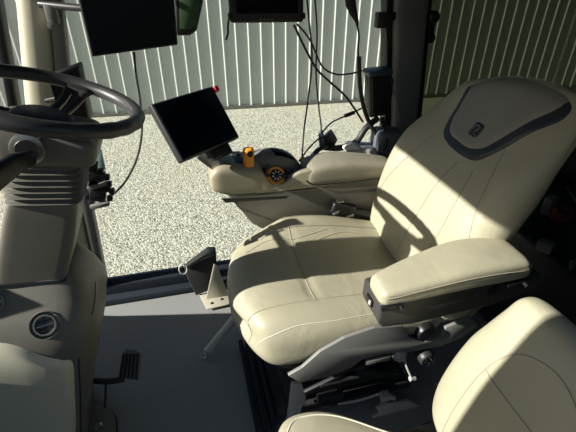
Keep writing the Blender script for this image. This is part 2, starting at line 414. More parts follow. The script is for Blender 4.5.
for ang in (math.radians(76), math.radians(190), math.radians(300)):
    b = newbm()
    t = Vector((wp(ang+PI/2, 1)-wc))
    for sgn in (-1, 1):
        rings = []
        for r, h, w, k in cr([(.035, -.048, .015, .012), (.08, -.046, .014, .014), (.13, -.034, .013, .016), (.17, -.014, .014, .020), (.196, -.002, .016, .026)], 4):
            c = wp(ang, r, h)+t*(sgn*k); d = (wp(ang, 1)-wc)
            rings.append([c+t*(w*.75*sp(math.cos(x), 3))+wn*(.008*sp(math.sin(x), 3)) for x in [2*PI*q/16 for q in range(16)]])
        loft(b, rings)
    rings = []
    for r, h, w in ((.168, -.013, .03), (.18, -.008, .036), (.196, -.002, .042)):
        c = wp(ang, r, h); rings.append([c+t*(w*sp(math.cos(x), 4))+wn*(.009*sp(math.sin(x), 4)) for x in [2*PI*q/20 for q in range(20)]])
    loft(b, rings)
    obj('spoke', b, M['dark'], wheel)
b = newbm(); lathe(b, wc-wn*.058, wn, [(0, 0), (.05, 0), (.062, .006), (.064, .018), (.052, .026), (0, .028)]); obj('hub', b, M['dark'], wheel)

# ================================================================== OPERATOR SEAT
seat = thing('operator_seat', 'large cream leather operator seat with a left armrest, facing the steering wheel', 'seat', (.42, 1.05, .0))
YC = 1.05
def bol(y, hw, c, w, a): return a*math.exp(-((abs(y)/hw-c)/w)**2)
# cushion: sections along X  (x, half width, ztop, zbottom)
ck = [(.060, .150, .462, .415), (.068, .190, .490, .385), (.093, .226, .515, .352), (.14, .245, .530, .318), (.22, .256, .534, .316),
      (.34, .262, .528, .352), (.46, .262, .518, .36), (.58, .260, .508, .36), (.66, .255, .50, .36), (.70, .235, .485, .37), (.715, .20, .465, .39)]
b = newbm(); R = []
for x, hw, zt, zb in cr(ck, 7):
    ring = []
    for k in range(72):
        a = 2*PI*(k+.5)/72; y = hw*sp(math.cos(a), 5); zc = (zt+zb)/2; hz = (zt-zb)/2
        z = zc+hz*sp(math.sin(a), 2.6)
        if math.sin(a) > 0:
            g = min(1, max(0, (x-.10)/.2))
            z += (bol(y, hw, .84, .42, .056)*math.exp(-(abs(x-.33)/.27)**2.6)+.012*bol(y, hw, .8, .22, 1) if y > 0 else bol(y, hw, .80, .22, .006))*g-.012*g*max(0, 1-(y/hw/.62)**4)*math.sin(a)
            z -= .006*math.exp(-((x-.305)/.010)**2)*max(0, 1-(y/hw/.66)**8)     # dip at the cross seam
            for s0 in (-1, 1): z -= .006*math.exp(-((y/hw-s0*.64)/.03)**2)*min(1, max(0, (x-.09)/.06))
        # nose droops towards the near corner
        ring.append((x+.020*(y/hw)**2*(1 if x < .3 else 0)*(1-x/.3 if x < .3 else 0)*3, YC+y, z))
    R.append(ring)
loft(b, R); cush_bv = bvh_of(b)
cush = obj('seat_cushion', b, M['leather'], seat, 60)
b = newbm()
seam(b, cush_bv, [(.305, YC+y, .8) for y in (-.165, -.08, 0, .08, .165)], (0, 0, -1), .0016)
seam(b, cush_bv, [(x, YC-.163, .8) for x in (.10, .14, .2, .335, .5, .66)], (0, 0, -1), .0016)
seam(b, cush_bv, [(x, YC+.163, .8) for x in (.10, .14, .2, .335, .5, .66)], (0, 0, -1), .0016)
seam(b, cush_bv, [(-.2, YC-.163, .48), (-.2, YC-.165, .44), (-.2, YC-.16, .40)], (1, 0, 0), .0016)
obj('seam', b, M['seam'], cush)
b = newbm()    # pale stitched line along the near side
seam(b, cush_bv, [(.118, .5, .42), (.128, .5, .455), (.155, .5, .482), (.23, .5, .505), (.34, .5, .506), (.48, .5, .50), (.64, .5, .49)], (0, 1, 0), .0011)
obj('stitching', b, M['thread'], cush)
# wrinkles on the far bolster
b = newbm()
for pts, rad in (([(.14, 1.155), (.22, 1.185), (.32, 1.175), (.44, 1.20)], .0035), ([(.20, 1.20), (.27, 1.225), (.36, 1.215)], .003), ([(.40, 1.165), (.50, 1.19), (.60, 1.18)], .003)):
    q = []
    for x, y in cr(pts, 6):
        h = cush_bv.ray_cast(Vector((x, y, .8)), Vector((0, 0, -1)))
        q.append(h[0]-Vector((0, 0, rad*.35)))
    tube(b, q, rad, 8, r1=rad*.7)
obj('crease', b, M['leather'], cush, 80)
# backrest: sections up the back (z, xfront, thickness, half width, y shift)
bk = [(.395, .665, .10, .215), (.41, .655, .14, .240), (.46, .642, .18, .262), (.54, .645, .20, .269), (.64, .658, .21, .271), (.74, .682, .20, .272), (.82, .718, .19, .276),
      (.89, .762, .165, .276), (.95, .808, .14, .274), (1.00, .848, .12, .266), (1.035, .878, .10, .250), (1.058, .902, .075, .225), (1.068, .925, .035, .18)]
def back_section(z, xf, tk, hw, n=80):
    ring = []
    for k in range(n):
        a = 2*PI*(k+.5)/n; y = hw*sp(math.cos(a), 4.5); x = xf+tk/2-tk/2*sp(math.sin(a), 3.2)
        if math.sin(a) > 0:
            f = min(1, max(0, (z-.44)/.1))*min(1, max(0, (1.0-z)/.12))
            x -= bol(y, hw, .80, .20, .022)*f
            t1 = .225-.11*min(1, max(0, (z-.60)/.28))**1.2; t2 = -.238+.09*min(1, max(0, (z-.66)/.28))**1.2; t3 = -.045*min(1, max(0, (z-.5)/.36))
            for t0, am, wd in ((t1, .007, .010), (t2, .007, .010), (t3, .004, .007), (-.12, .003, .007)): x += am*math.exp(-((y-t0)/wd)**2)*f
        yw = .09*(.26-y)*min(1, max(0, (z-.50)/.2))
        x += yw*(1 if math.sin(a) > 0 else .15)
        zz = z-y*.13*min(1, max(0, (z-.86)/.12))+.022*max(0, 1-((y+.02)/hw)**2)*min(1, max(0, (z-.94)/.12))
        if y > 0: y *= 1-.09*min(1, max(0, (z-.80)/.22))
        ring.append((x, YC+y, zz))
    return ring
b = newbm(); loft(b, [back_section(*k) for k in cr(bk, 6)]); back_bv = bvh_of(b)
back = obj('backrest', b, M['leather'], seat, 60)
b = newbm()
for ln in ([(.225, .46), (.225, .55), (.205, .66), (.17, .76), (.13, .85), (.112, .89)],
           [(-.225, .46), (-.238, .55), (-.238, .66), (-.222, .75), (-.19, .84), (-.165, .90), (-.15, .94)],
           [(.0, .46), (-.003, .55), (-.015, .68), (-.03, .80), (-.045, .865)],
           [(-.11, .46), (-.125, .58), (-.13, .70), (-.125, .80), (-.11, .865)]):
    seam(b, back_bv, [(0, YC+y, z) for y, z in ln], (1, 0, 0), .0017)
obj('seam', b, M['seam'], back)
# head panel with its navy trim band
b = newbm()
patch(b, back_bv, [(0, YC+y, z) for y, z in ((.155, 1.028), (.132, .985), (.112, .93), (.085, .90), (.03, .884), (-.04, .878), (-.095, .884), (-.13, .915), (-.158, .955), (-.19, 1.00), (-.228, 1.045), (-.205, 1.081), (-.1, 1.090), (0, 1.083), (.09, 1.062))], (1, 0, 0), .007, 14, 22, 5, .004)
band = obj('trim_band', b, M['navy'], back, 50, label='dark blue trim band round the head panel')
b = newbm()
patch(b, back_bv, [(0, YC+y, z) for y, z in ((.132, 1.036), (.11, .985), (.093, .94), (.06, .913), (.01, .905), (-.05, .903), (-.092, .918), (-.115, .945), (-.138, .98), (-.165, 1.02), (-.20, 1.062), (-.19, 1.085), (-.1, 1.095), (0, 1.088), (.08, 1.068))], (1, 0, 0), .016, 14, 16, 5, .002)
hp_bv = bvh_of(b); hp = obj('head_panel', b, M['gray_leather'], back, 50, label='grey leather head panel')
b = newbm(); bc = (YC-.032, .955)
sq = []
for k in range(24):
    a = 2*PI*(k+.5)/24; sq.append((0, bc[0]+.022*sp(math.cos(a), 4), bc[1]+.019*sp(math.sin(a), 4)))
patch(b, hp_bv, sq, (1, 0, 0), .003, 6, 12, 2, .001); bd = obj('badge', b, M['dark'], hp, label='small dark badge with a looped emblem')
b = newbm()
loop = [(-.009, -.011), (-.013, .000), (-.009, .010), (.001, .012), (.009, .007), (.004, -.001), (.0, -.005), (.007, -.010), (.013, -.011)]
q = []
for yy, zz in cr(loop, 5):
    h = hp_bv.ray_cast(Vector((0, bc[0]-yy, bc[1]+zz)), Vector((1, 0, 0))); q.append(h[0]-Vector((.0035, 0, 0)))
tube(b, q, .0013, 6); obj('emblem', b, M['metal'], bd)
# left armrest
b = newbm(); R = []
for x, y0, y1, zt, zb in cr([(.402, .700, .748, .692, .672), (.407, .686, .760, .702, .664), (.43, .678, .770, .711, .660), (.53, .674, .795, .725, .664), (.66, .672, .815, .740, .668),
                            (.78, .674, .808, .735, .668), (.815, .682, .800, .722, .670), (.825, .70, .785, .705, .68)], 6):
    R.append([(x, (y0+y1)/2+(y1-y0)/2*sp(math.cos(a), 4), (zt+zb)/2+(zt-zb)/2*sp(math.sin(a), 4)) for a in [2*PI*(k+.5)/64 for k in range(64)]])
loft(b, R); arm_bv = bvh_of(b); arm = obj('armrest_pad', b, M['leather'], seat, 60)
b = newbm(); seam(b, arm_bv, [(.415, .4, .690), (.50, .4, .702), (.62, .4, .714), (.72, .4, .714), (.80, .4, .706)], (0, 1, 0), .0016)
for i in range(54):
    x = .42+i*.0071
    zz = .698+.015*min(1, (x-.415)/.2)
    h = arm_bv.ray_cast(Vector((x, .4, zz)), Vector((0, 1, 0)))
    if h[0]: tube(b, [h[0]+Vector((0, -.0006, 0)), h[0]+Vector((.0015, -.0006, -.008))], .0008, 5)
obj('stitching', b, M['seam'], arm)
b = newbm()
prism(b, [(.404, .684, .668), (.402, .684, .612), (.414, .684, .588), (.50, .684, .578), (.72, .684, .590), (.86, .684, .625), (.87, .684, .668), (.62, .684, .674)], (0, .11, 0), .008, 3)
ab = obj('armrest_body', b, M['armbody'], seat)
b = newbm(); box(b, (.401, .74, .636), (.008, .035, .022), bev=.003); obj('switch', b, M['black'], ab)
b = newbm(); box(b, (.3965, .73, .638), (.004, .008, .012), bev=.001); obj('switch_mark', b, M['white'], ab)
for x in (.43, .78):
    b = newbm(); box(b, (x, .679, .664), (.06, .012, .014), bev=.003); cyl(b, (x+.02, .675, .664), (x+.02, .66, .664), .0055); obj('catch', b, M['black'], ab)
b = newbm(); lathe(b, (.72, .686, .645), (0, -1, 0), [(0, 0), (.02, 0), (.02, .005), (.014, .008), (0, .008)]); obj('pivot_cap', b, M['black'], ab)
b = newbm(); prism(b, [(.74, .80, .62), (.83, .80, .62), (.86, .80, .50), (.78, .80, .40), (.70, .80, .42)], (0, .03, 0), .006); obj('armrest_bracket', b, M['dark'], seat)
# grey seat pan cover on the near side
Yp = .775
out = [P(u, v, Y=Yp) for u, v in ((288, 376), (302, 368), (320, 352), (345, 338), (375, 328), (403, 326), (410, 338), (424, 342), (440, 338), (446, 328), (472, 318), (478, 326), (462, 338), (440, 347), (412, 352), (385, 354), (362, 360), (352, 368), (330, 377), (300, 383))]
b = newbm(); prism(b, out, (0, .012, 0), .003); pan = obj('pan_cover', b, M['midgray'], seat, label='grey side cover below the cushion')
b = newbm(); box(b, (.43, YC, .335), (.50, .46, .05), bev=.015); obj('seat_pan', b, M['black'], seat)
c = P(425, 331, Y=.785)
b = newbm(); lathe(b, c+Vector((0, .015, 0)), (0, -1, 0), [(0, 0), (.03, 0), (.031, .02), (.026, .03), (.010, .032), (0, .032)]); obj('height_knob', b, M['black'], seat)
c = P(426, 357, Y=.775)
b = newbm(); lathe(b, c+Vector((0, .03, 0)), (0, -1, 0), [(0, 0), (.024, 0), (.027, .02), (.027, .04), (.022, .046), (.016, .042), (0, .042)]); k = obj('weight_knob', b, M['dark'], seat)
b = newbm()
for i in range(5):
    a = i*2*PI/5; cyl(b, c+Vector((.011*math.cos(a), -.012, .011*math.sin(a))), c+Vector((.011*math.cos(a), -.0165, .011*math.sin(a))), .0028, 10)
obj('knob_bolt', b, M['metal'], k)
b = newbm(); c = P(400, 356, Y=.795); lathe(b, c+Vector((0, .02, 0)), (0, -1, 0), [(0, 0), (.012, 0), (.024, .012), (.024, .02), (.012, .034), (0, .034)]); obj('tilt_knob', b, M['steel'], seat)
b = newbm(); a0 = P(366, 364, Y=.775); a1 = P(391, 359, Y=.775)
d = a1-a0; prism(b, [a0+Vector((0, 0, .011)), a1+Vector((0, 0, .011)), a1-Vector((0, 0, .008)), a0-Vector((0, 0, .009))], (0, .012, 0), .004); obj('slide_lever', b, M['midgray'], seat)
b = newbm(); a0 = P(405, 362, Y=.785); a1 = P(412, 379, Y=.765); tube(b, [P(404, 350, Y=.80), a0, a1], .004, 8, 4); cyl(b, a1+Vector((-.008, 0, .004)), a1+Vector((.010, 0, .0)), .008); obj('recline_lever', b, M['steel'], seat)
# suspension: arms, frame, sheet metal
b = newbm(); box(b, (.42, YC, .11), (.42, .34, .04), bev=.006)
box(b, (.42, YC, .055), (.50, .40, .02), bev=.004); obj('suspension_base', b, M['dark'], seat)
b = newbm(); box(b, (.43, YC, .285), (.44, .40, .05), bev=.008); obj('suspension_top', b, M['black'], seat)
for y in (.865, 1.235):
    b = newbm()
    for s in (-1, 1): box(b, (.43, y, .19), (.42, .014, .03), Matrix.Rotation(s*.38, 3, 'Y'), .004)
    obj('scissor_arm', b, M['dark'], seat)
R = []
for i in range(41):
    f = i/40; z = .125+.14*f; w = .008*math.sin(f*2*PI*5); R.append(rr(.28-w, .56+w, .92-w, 1.18+w, z, 5, 32))
b = newbm(); loft(b, R); obj('bellows', b, M['rubber'], seat, 60)
b = newbm()
prism(b, [P(u, v, Y=.83) for u, v in ((292, 384), (302, 384), (306, 398), (300, 414), (292, 430), (285, 430), (289, 408))], (0, .012, 0), .002)
obj('side_plate', b, M['steel'], seat, label='bare scratched steel side plate')
b = newbm(); tube(b, [P(338, 404, Y=.84), P(360, 400, Y=.83), P(379, 394, Y=.82)], .0045, 8, 4); obj('link_rod', b, M['steel'], seat)
b = newbm(); c = P(385, 396, Y=.83); box(b, c, (.035, .03, .03), bev=.006); cyl(b, c, c+Vector((.03, -.02, .004)), .008); lathe(b, c+Vector((-.01, -.01, -.012)), (0, -.4, -1), [(0, 0), (.012, .002), (.014, .012), (.008, .02), (0, .02)]); obj('valve', b, M['steel'], seat)
b = newbm(); prism(b, [P(u, v, Y=.80) for u, v in ((376, 408), (408, 401), (424, 408), (385, 420), (370, 419), (380, 414))], (0, .01, 0), .002); obj('guide_plate', b, M['steel'], seat)
b = newbm(); box(b, P(330, 396, Y=.85), (.09, .03, .035), bev=.004); box(b, P(335, 385, Y=.85), (.10, .02, .012), bev=.003); cyl(b, P(322, 407, Y=.83), P(331, 406, Y=.82), .007); obj('air_block', b, M['dark'], seat)
# floor track and tall front guard of the suspension
trk = newbm()
for i, x in enumerate((.105, .130, .158)):
    box(trk, (x, 1.03, .022+.012*i), (.016, .40, .04+.024*i), bev=.004)
tag(obj('floor_track', trk, M['frame']), 'dark ribbed guard strip on the floor ahead of the large seat base', 'floor strip')
# seat belt buckle
def lump(b, c, s, n=12, seed=0, R=None):
    t = bmesh.new(); bmesh.ops.create_icosphere(t, subdivisions=3, radius=1)
    rnd = random.Random(seed); ph_ = [rnd.uniform(0, 6) for _ in range(6)]
    for v in t.verts:
        p = v.co; k = 1+.13*math.sin(p.x*4+ph_[0])+.13*math.sin(p.y*5+ph_[1])+.1*math.sin(p.z*6+ph_[2])
        v.co = Vector((p.x*s[0]*k, p.y*s[1]*k, p.z*s[2]*k))
    mt = Matrix.Translation(Vector(c)) @ (R.to_4x4() if R else Matrix.Identity(4)); t.transform(mt); merge(b, t)
bk_ = thing('seat_belt_buckle', 'black seat belt buckle with white edges lying between cushion and side console', 'buckle', P(345, 218, Y=1.32))
b = newbm(); a = P(343, 209, Y=1.305); box(b, a, (.10, .03, .05), Matrix.Rotation(.3, 3, 'Y'), .010, 3); obj('buckle_body', b, M['black'], bk_)
for (u, v, y, sz, rt) in ((336, 213, 1.289, (.028, .006, .010), -.5), (350, 216, 1.289, (.03, .006, .012), -.2), (340, 201, 1.30, (.025, .02, .007), 0)):
    b = newbm(); box(b, P(u, v, Y=y), sz, Matrix.Rotation(rt, 3, 'Y'), .002); obj('buckle_edge', b, M['metal'], bk_)
b = newbm(); tube(b, [P(350, 211, Y=1.306), P(358, 212, Y=1.306), P(368, 214, Y=1.31), P(376, 218, Y=1.312)], .017, 10, 5); obj('stalk', b, M['rubber'], bk_)

# ================================================================== COMPANION SEAT
comp = thing('companion_seat', 'smaller cream leather folding companion seat close by the door, half in shade', 'seat', (.42, .40, .30))
b = newbm(); R = []
for z, xf, tk, y0, y1 in cr([(.40, .50, .08, .20, .52), (.42, .485, .12, .165, .56), (.48, .49, .13, .15, .575), (.56, .508, .13, .15, .575), (.64, .532, .125, .155, .567), (.69, .555, .115, .17, .555),
                             (.745, .582, .10, .205, .54), (.778, .602, .08, .27, .53), (.795, .618, .05, .33, .51), (.801, .633, .02, .38, .48)], 6):
    ring = []
    for k in range(64):
        a = 2*PI*(k+.5)/64; hy = (y1-y0)/2; y = hy*sp(math.cos(a), 3.4); x = xf+tk/2-tk/2*sp(math.sin(a), 2.6)
        if math.sin(a) > 0:
            for s0 in (-1, 1): x += .006*math.exp(-((y/hy-s0*.56)/.04)**2)*min(1, max(0, (.74-z)/.1))
        ring.append((x, (y0+y1)/2+y, z))
    R.append(ring)
loft(b, R); cb_bv = bvh_of(b); cb = obj('backrest', b, M['leather'], comp, 60)
b = newbm()
seam(b, cb_bv, [(0, y, z) for y, z in ((.475, .44), (.478, .52), (.475, .62), (.462, .69), (.43, .735), (.365, .755), (.30, .735), (.262, .69), (.25, .62), (.247, .52), (.25, .44))], (1, 0, 0), .0016)
seam(b, cb_bv, [(0, y, .655) for y in (.468, .42, .36, .30, .257)], (1, 0, 0), .0016)
obj('seam', b, M['seam'], cb)
b = newbm(); R = []
for x, y0, y1, zt, zb in cr([(.095, .26, .50, .43, .40), (.105, .21, .55, .447, .385), (.14, .17, .60, .457, .375), (.20, .15, .61, .459, .37), (.27, .148, .59, .455, .37), (.36, .15, .53, .45, .37), (.44, .17, .48, .44, .375), (.47, .2, .45, .43, .385)], 6):
    R.append([(x, (y0+y1)/2+(y1-y0)/2*sp(math.cos(a), 4), (zt+zb)/2+(zt-zb)/2*sp(math.sin(a), 2.8)) for a in [2*PI*(k+.5)/56 for k in range(56)]])
loft(b, R); cc_bv = bvh_of(b); cc = obj('seat_cushion', b, M['leather'], comp, 60)
b = newbm(); seam(b, cc_bv, [(x, y, .8) for x, y in ((.42, .475), (.36, .512), (.27, .57), (.20, .588), (.15, .575), (.125, .50), (.12, .3))], (0, 0, -1), .002); obj('stitching', b, M['thread'], cc)
b = newbm(); box(b, (.34, .37, .34), (.36, .34, .07), bev=.01); box(b, (.36, .37, .15), (.22, .26, .31), bev=.01); obj('seat_box', b, M['black'], comp)
b = newbm(); cyl(b, P(424, 428, Y=.585), P(432, 424, Y=.585), .011); box(b, P(424, 432, Y=.59), (.03, .012, .03), None, .004); obj('hinge', b, M['blue'], comp)

# ================================================================== RIGHT-HAND CONSOLE
con = thing('control_console', 'beige side console with armrest lid and orange controls beyond the large seat', 'control console', (.35, 1.42, 0))
Yc = 1.335
b = newbm()
low = [P(u, v, Y=Yc) for u, v in ((219, 186), (236, 194), (309, 186), (374, 178))]
low += [Vector((.76, Yc, .64)), Vector((.76, Yc, .42)), Vector((.33, Yc, .42)), P(252, 224, Y=Yc)]
prism(b, low, (0, .15, 0), .008, 3); obj('lower_body', b, M['taupe'], con)
b = newbm(); box(b, (.50, 1.42, .22), (.22, .12, .44), bev=.01); obj('support', b, M['dark'], con)
b = newbm(); prism(b, [P(u, v, Y=Yc-.003) for u, v in ((222, 199.5), (288, 196.5), (286, 198.5), (226, 203))], (0, .01, 0), .001); obj('groove', b, M['black'], con)
# upper beige shell: near wall with a scooped notch for the dial, far wall, floor
sh = [P(u, v, Y=Yc) for u, v in ((250, 197), (258, 190), (264, 180), (271, 184), (279, 185), (287, 182), (293, 176), (300, 172.5), (308, 171), (320, 170))]
sh += [Vector((.60, Yc, .70)), Vector((.76, Yc, .69)), Vector((.76, Yc, .64)), P(374, 178.5, Y=Yc), P(309, 190.5, Y=Yc)]
b = newbm(); prism(b, sh, (0, .03, 0), .007, 3); shell = obj('shell', b, M['beige'], con, label='beige upper shell')
b = newbm(); R = []
for x, zt, zb, y0, y1 in cr([(.058, .725, .690, 1.35, 1.475), (.064, .748, .676, 1.338, 1.492), (.085, .766, .664, 1.331, 1.50), (.12, .770, .652, 1.330, 1.502), (.18, .760, .648, 1.330, 1.502), (.215, .754, .648, 1.330, 1.502), (.235, .742, .648, 1.331, 1.50), (.255, .712, .648, 1.331, 1.50), (.268, .690, .648, 1.332, 1.50)], 5):
    R.append([(x, (y0+y1)/2+(y1-y0)/2*sp(math.cos(a), 6), (zt+zb)/2+(zt-zb)/2*sp(math.sin(a), 5)) for a in [2*PI*(k+.5)/56 for k in range(56)]])
loft(b, R); obj('front_block', b, M['beige'], con, 60)
b = newbm(); prism(b, [Vector((.27, Yc+.01, .66)), Vector((.45, Yc+.01, .672)), Vector((.76, Yc+.01, .66)), Vector((.76, Yc+.01, .645)), Vector((.27, Yc+.01, .645))], (0, .16, 0), .004); obj('tray', b, M['beige'], con)
b = newbm(); R = []
for x, y0, y1, zt, zb in cr([(.405, 1.345, 1.435, .700, .665), (.412, 1.334, 1.45, .716, .655), (.44, 1.328, 1.462, .731, .652), (.52, 1.326, 1.464, .740, .652), (.62, 1.326, 1.448, .733, .652), (.72, 1.328, 1.425, .718, .652), (.75, 1.335, 1.41, .708, .655)], 5):
    R.append([(x, (y0+y1)/2+(y1-y0)/2*sp(math.cos(a), 4.5), (zt+zb)/2+(zt-zb)/2*sp(math.sin(a), 4)) for a in [2*PI*(k+.5)/48 for k in range(48)]])
loft(b, R); lid_bv = bvh_of(b); lid = obj('armrest_lid', b, M['lid'], con, 60, label='padded tan-grey armrest lid')
b = newbm(); tube(b, [(.398, 1.46, .70), (.395, 1.40, .694), (.398, 1.345, .688), (.415, 1.328, .672), (.45, 1.324, .664), (.60, 1.323, .662), (.75, 1.323, .662)], .0022, 6, 4); obj('shut_line', b, M['black'], con)
# control pod: dark dome, keypad, joystick, dial
b = newbm(); R = []
for x, y0, y1, zt in cr([(.20, 1.42, 1.48, .735), (.215, 1.405, 1.495, .752), (.26, 1.398, 1.50, .768), (.32, 1.398, 1.50, .765), (.37, 1.40, 1.495, .742), (.40, 1.41, 1.48, .71), (.41, 1.42, 1.47, .69)], 5):
    R.append([(x, (y0+y1)/2+(y1-y0)/2*sp(math.cos(a), 3), .66+(zt-.66)*max(0, sp(math.sin(a), 3)) if math.sin(a) > 0 else .66) for a in [2*PI*(k+.5)/36 for k in range(36)]])
loft(b, R); pod_bv = bvh_of(b); pod = obj('control_pod', b, M['midgray'], con, 50, label='smooth grey domed pod')
b = newbm(); patch(b, pod_bv, [(.30, 1.415, 1), (.29, 1.485, 1), (.36, 1.485, 1), (.392, 1.45, 1), (.38, 1.415, 1)], (0, 0, -1), .002, 8, 12, 4, .001); obj('pod_window', b, M['screen'], pod)
b = newbm(); prism(b, [(.245, 1.355, .715), (.43, 1.355, .692), (.43, 1.395, .692), (.245, 1.405, .722)], (0, 0, -.02), .004); kp = obj('keypad', b, M['black'], con)
for i in range(6):
    b = newbm(); box(b, (.275+i*.024, 1.385, .7165-i*.003), (.014, .012, .006), Matrix.Rotation(.12, 3, 'Y'), .002); obj('key', b, M['midgray'], kp)
b = newbm(); tube(b, [(.245, 1.355, .70), (.262, 1.352, .745), (.27, 1.352, .752)], .006, 8, 3); obj('rocker', b, M['black'], con)
jb = P(248.5, 169, Y=1.362); jt = P(248.5, 148, Y=1.362)
b = newbm(); R = []
ax = (jt-jb).normalized()
for f, rx, ry in cr([(0, .016, .014), (.15, .018, .016), (.5, .019, .017), (.8, .020, .018), (.95, .018, .016), (1.02, .010, .009)], 4):
    c = jb.lerp(jt, f); R.append([c+Vector((rx*sp(math.cos(a), 2.6), ry*sp(math.sin(a), 2.6), 0)) for a in [2*PI*k/24 for k in range(24)]])
loft(b, R); js = obj('joystick', b, M['orange'], con, 50, label='orange joystick grip')
b = newbm(); lathe(b, jb+(jt-jb)*.80+Vector((.002, -.0165, 0)), (.2, -1, .25), [(0, 0), (.011, 0), (.011, .0035), (.006, .005), (0, .005)]); obj('thumb_button', b, M['black'], js)
dc = P(276, 176, Y=1.365)
dn = Vector((.15, -.75, .6)).normalized()
b = newbm(); lathe(b, dc-dn*.02, dn, [(0, 0), (.034, 0), (.036, .008), (.036, .022), (.032, .028), (.026, .026), (0, .026)]); dial = obj('dial', b, M['orange'], con, label='orange thumbwheel dial')
b = newbm(); lathe(b, dc+dn*.002, dn, [(0, 0), (.024, 0), (.024, .006), (.018, .009), (0, .009)]); hubd = obj('dial_face', b, M['black'], dial)
u1 = dn.orthogonal().normalized(); w1 = dn.cross(u1)
b = newbm()
for i in range(8):
    a = i*PI/4; e = u1*math.cos(a)+w1*math.sin(a); cyl(b, dc+dn*.011+e*.010, dc+dn*.011+e*.019, .0018, 8)
obj('dial_marks', b, M['white'], hubd)
for i, (u, v) in enumerate(((226, 160), (232, 157), (238, 154), (228, 166), (236, 163))):
    b = newbm(); c = P(u, v+1, Y=1.43-(.03 if i > 2 else 0)); box(b, c, (.016, .018, .014), Matrix.Rotation(-.3, 3, 'Y'), .003)
    box(b, c+Vector((0, .0, -.02)), (.007, .008, .035)); obj('toggle_switch', b, M['black'], con)
b = newbm(); box(b, (.135, 1.42, .752), (.10, .10, .022), Matrix.Rotation(-.12, 3, 'Y'), .006); obj('switch_plate', b, M['dark'], con)

# ================================================================== DISPLAYS
mq = [Vector(q) for q in ((-.0964, 1.3640, .9956), (.1091, 1.5233, .9966), (.1821, 1.4302, .8353), (-.0234, 1.2709, .8343))]
mc = sum(mq, Vector())/4; A = mq[1]-mq[0]; B = mq[3]-mq[0]
nm = Vector((.492, -.6387, .5916)); Rm = Matrix((A.normalized(), -B.normalized(), nm)).transposed(); mw, mh = A.length, B.length
mon = thing('console_display', 'black square touch display tilted on an arm at the front of the side console', 'display', mc-Vector((0, 0, .14)))
b = newbm(); box(b, mc-nm*.016, (mw, mh, .030), Rm, .006, 3); hs = obj('housing', b, M['dark'], mon)
b = newbm(); box(b, mc+nm*.0, (mw-.012, mh-.012, .004), Rm, .001); obj('screen', b, M['screen'], mon)
b = newbm(); a = mc+A*.5-B*.5; box(b, a+A.normalized()*.006+B.normalized()*.015, (.018, .022, .016), Rm, .004); obj('red_plug', b, M['red'], mon, label='small red plug at the top corner')
a = mc+B*.5; arm1 = P(222, 158, Y=1.44); 
b = newbm(); box(b, mc+B*.58+A*.16-nm*.03, (.09, .04, .028), Rm, .008, 3); obj('mount', b, M['dark'], mon)
b = newbm(); p0 = mc+B*.55-nm*.04; tube(b, [mc-nm*.03+B*.1, p0, Vector((.075, 1.42, .79)), Vector((.085, 1.42, .785))], .018, 12, 5)
obj('display_arm', b, M['dark'], mon)
b = newbm(); box(b, p0+Vector((.0, 0, -.02)), (.09, .03, .035), Matrix.Rotation(.8, 3, 'Y'), .005); obj('swivel_clamp', b, M['metal'], mon)
# top-left display: seen from behind the screen edge
md = thing('pillar_display', 'large black display hung on a short arm from the cream pillar, top left', 'display', P(132, 56, Y=1.45))
q = [P(92, 57, Y=1.42), P(178, 45, Y=1.46), P(178, 45, Y=1.46)+Vector((.012, .02, .215)), P(92, 57, Y=1.42)+Vector((-.005, .02, .215))]
nrm = (q[1]-q[0]).cross(q[3]-q[0]).normalized(); nrm = nrm if nrm.y > 0 else -nrm
b = newbm(); prism(b, q, nrm*.03, .005, 3); obj('housing', b, M['black'], md)
b = newbm(); cen = sum(q, Vector())/4; prism(b, [cen+(p-cen)*.955-nrm*.0015 for p in q], nrm*.003); obj('screen', b, M['screen'], md)
b = newbm(); tube(b, [cen+nrm*.03, cen+nrm*.07, P(80, 8, Y=1.58), P(50, 5, Y=1.63), P(40, 4, Y=1.65)], .011, 10, 4); obj('display_arm', b, M['dark'], md)
b = newbm(); box(b, P(52, 14, Y=1.635), (.035, .03, .06), None, .006); lathe(b, P(52, 25, Y=1.62), (0, -1, 0), [(0, 0), (.014, 0), (.014, .008), (0, .01)]); obj('arm_clamp', b, M['midgray'], md)
cab_ = [P(134, 52, Y=1.44), P(136, 75, Y=1.43), P(140, 100, Y=1.42), P(142, 130, Y=1.40), P(137, 158, Y=1.36), P(125, 182, Y=1.30), P(110, 197, Y=1.235)]
b = newbm(); tube(b, cab_, .0035, 8, 6); tag(obj('display_cable', b, M['rubber']), 'thin black cable dropping from the top left display to the plug bracket', 'cable')
# dark unit behind the wheel
bx = thing('column_display', 'black display unit behind the steering wheel spoke beside the cream pillar', 'display', P(70, 120, Y=1.42))
q = [P(48, 78, Y=1.42), P(78, 66, Y=1.46), P(90, 122, Y=1.46), P(62, 128, Y=1.42)]
b = newbm(); prism(b, q, (.01, .035, .01), .005, 2); obj('housing', b, M['black'], bx)
b = newbm(); cen = sum(q, Vector())/4; prism(b, [cen+(p-cen)*.9-Vector((0, .002, 0)) for p in q], (0, .004, 0)); obj('screen', b, M['screen'], bx)
b = newbm(); tube(b, [cen+Vector((0, .03, 0)), cen+Vector((-.02, .12, -.02)), Vector((-.475, 1.66, cen.z-.06))], .009, 10, 4); obj('display_arm', b, M['black'], bx)
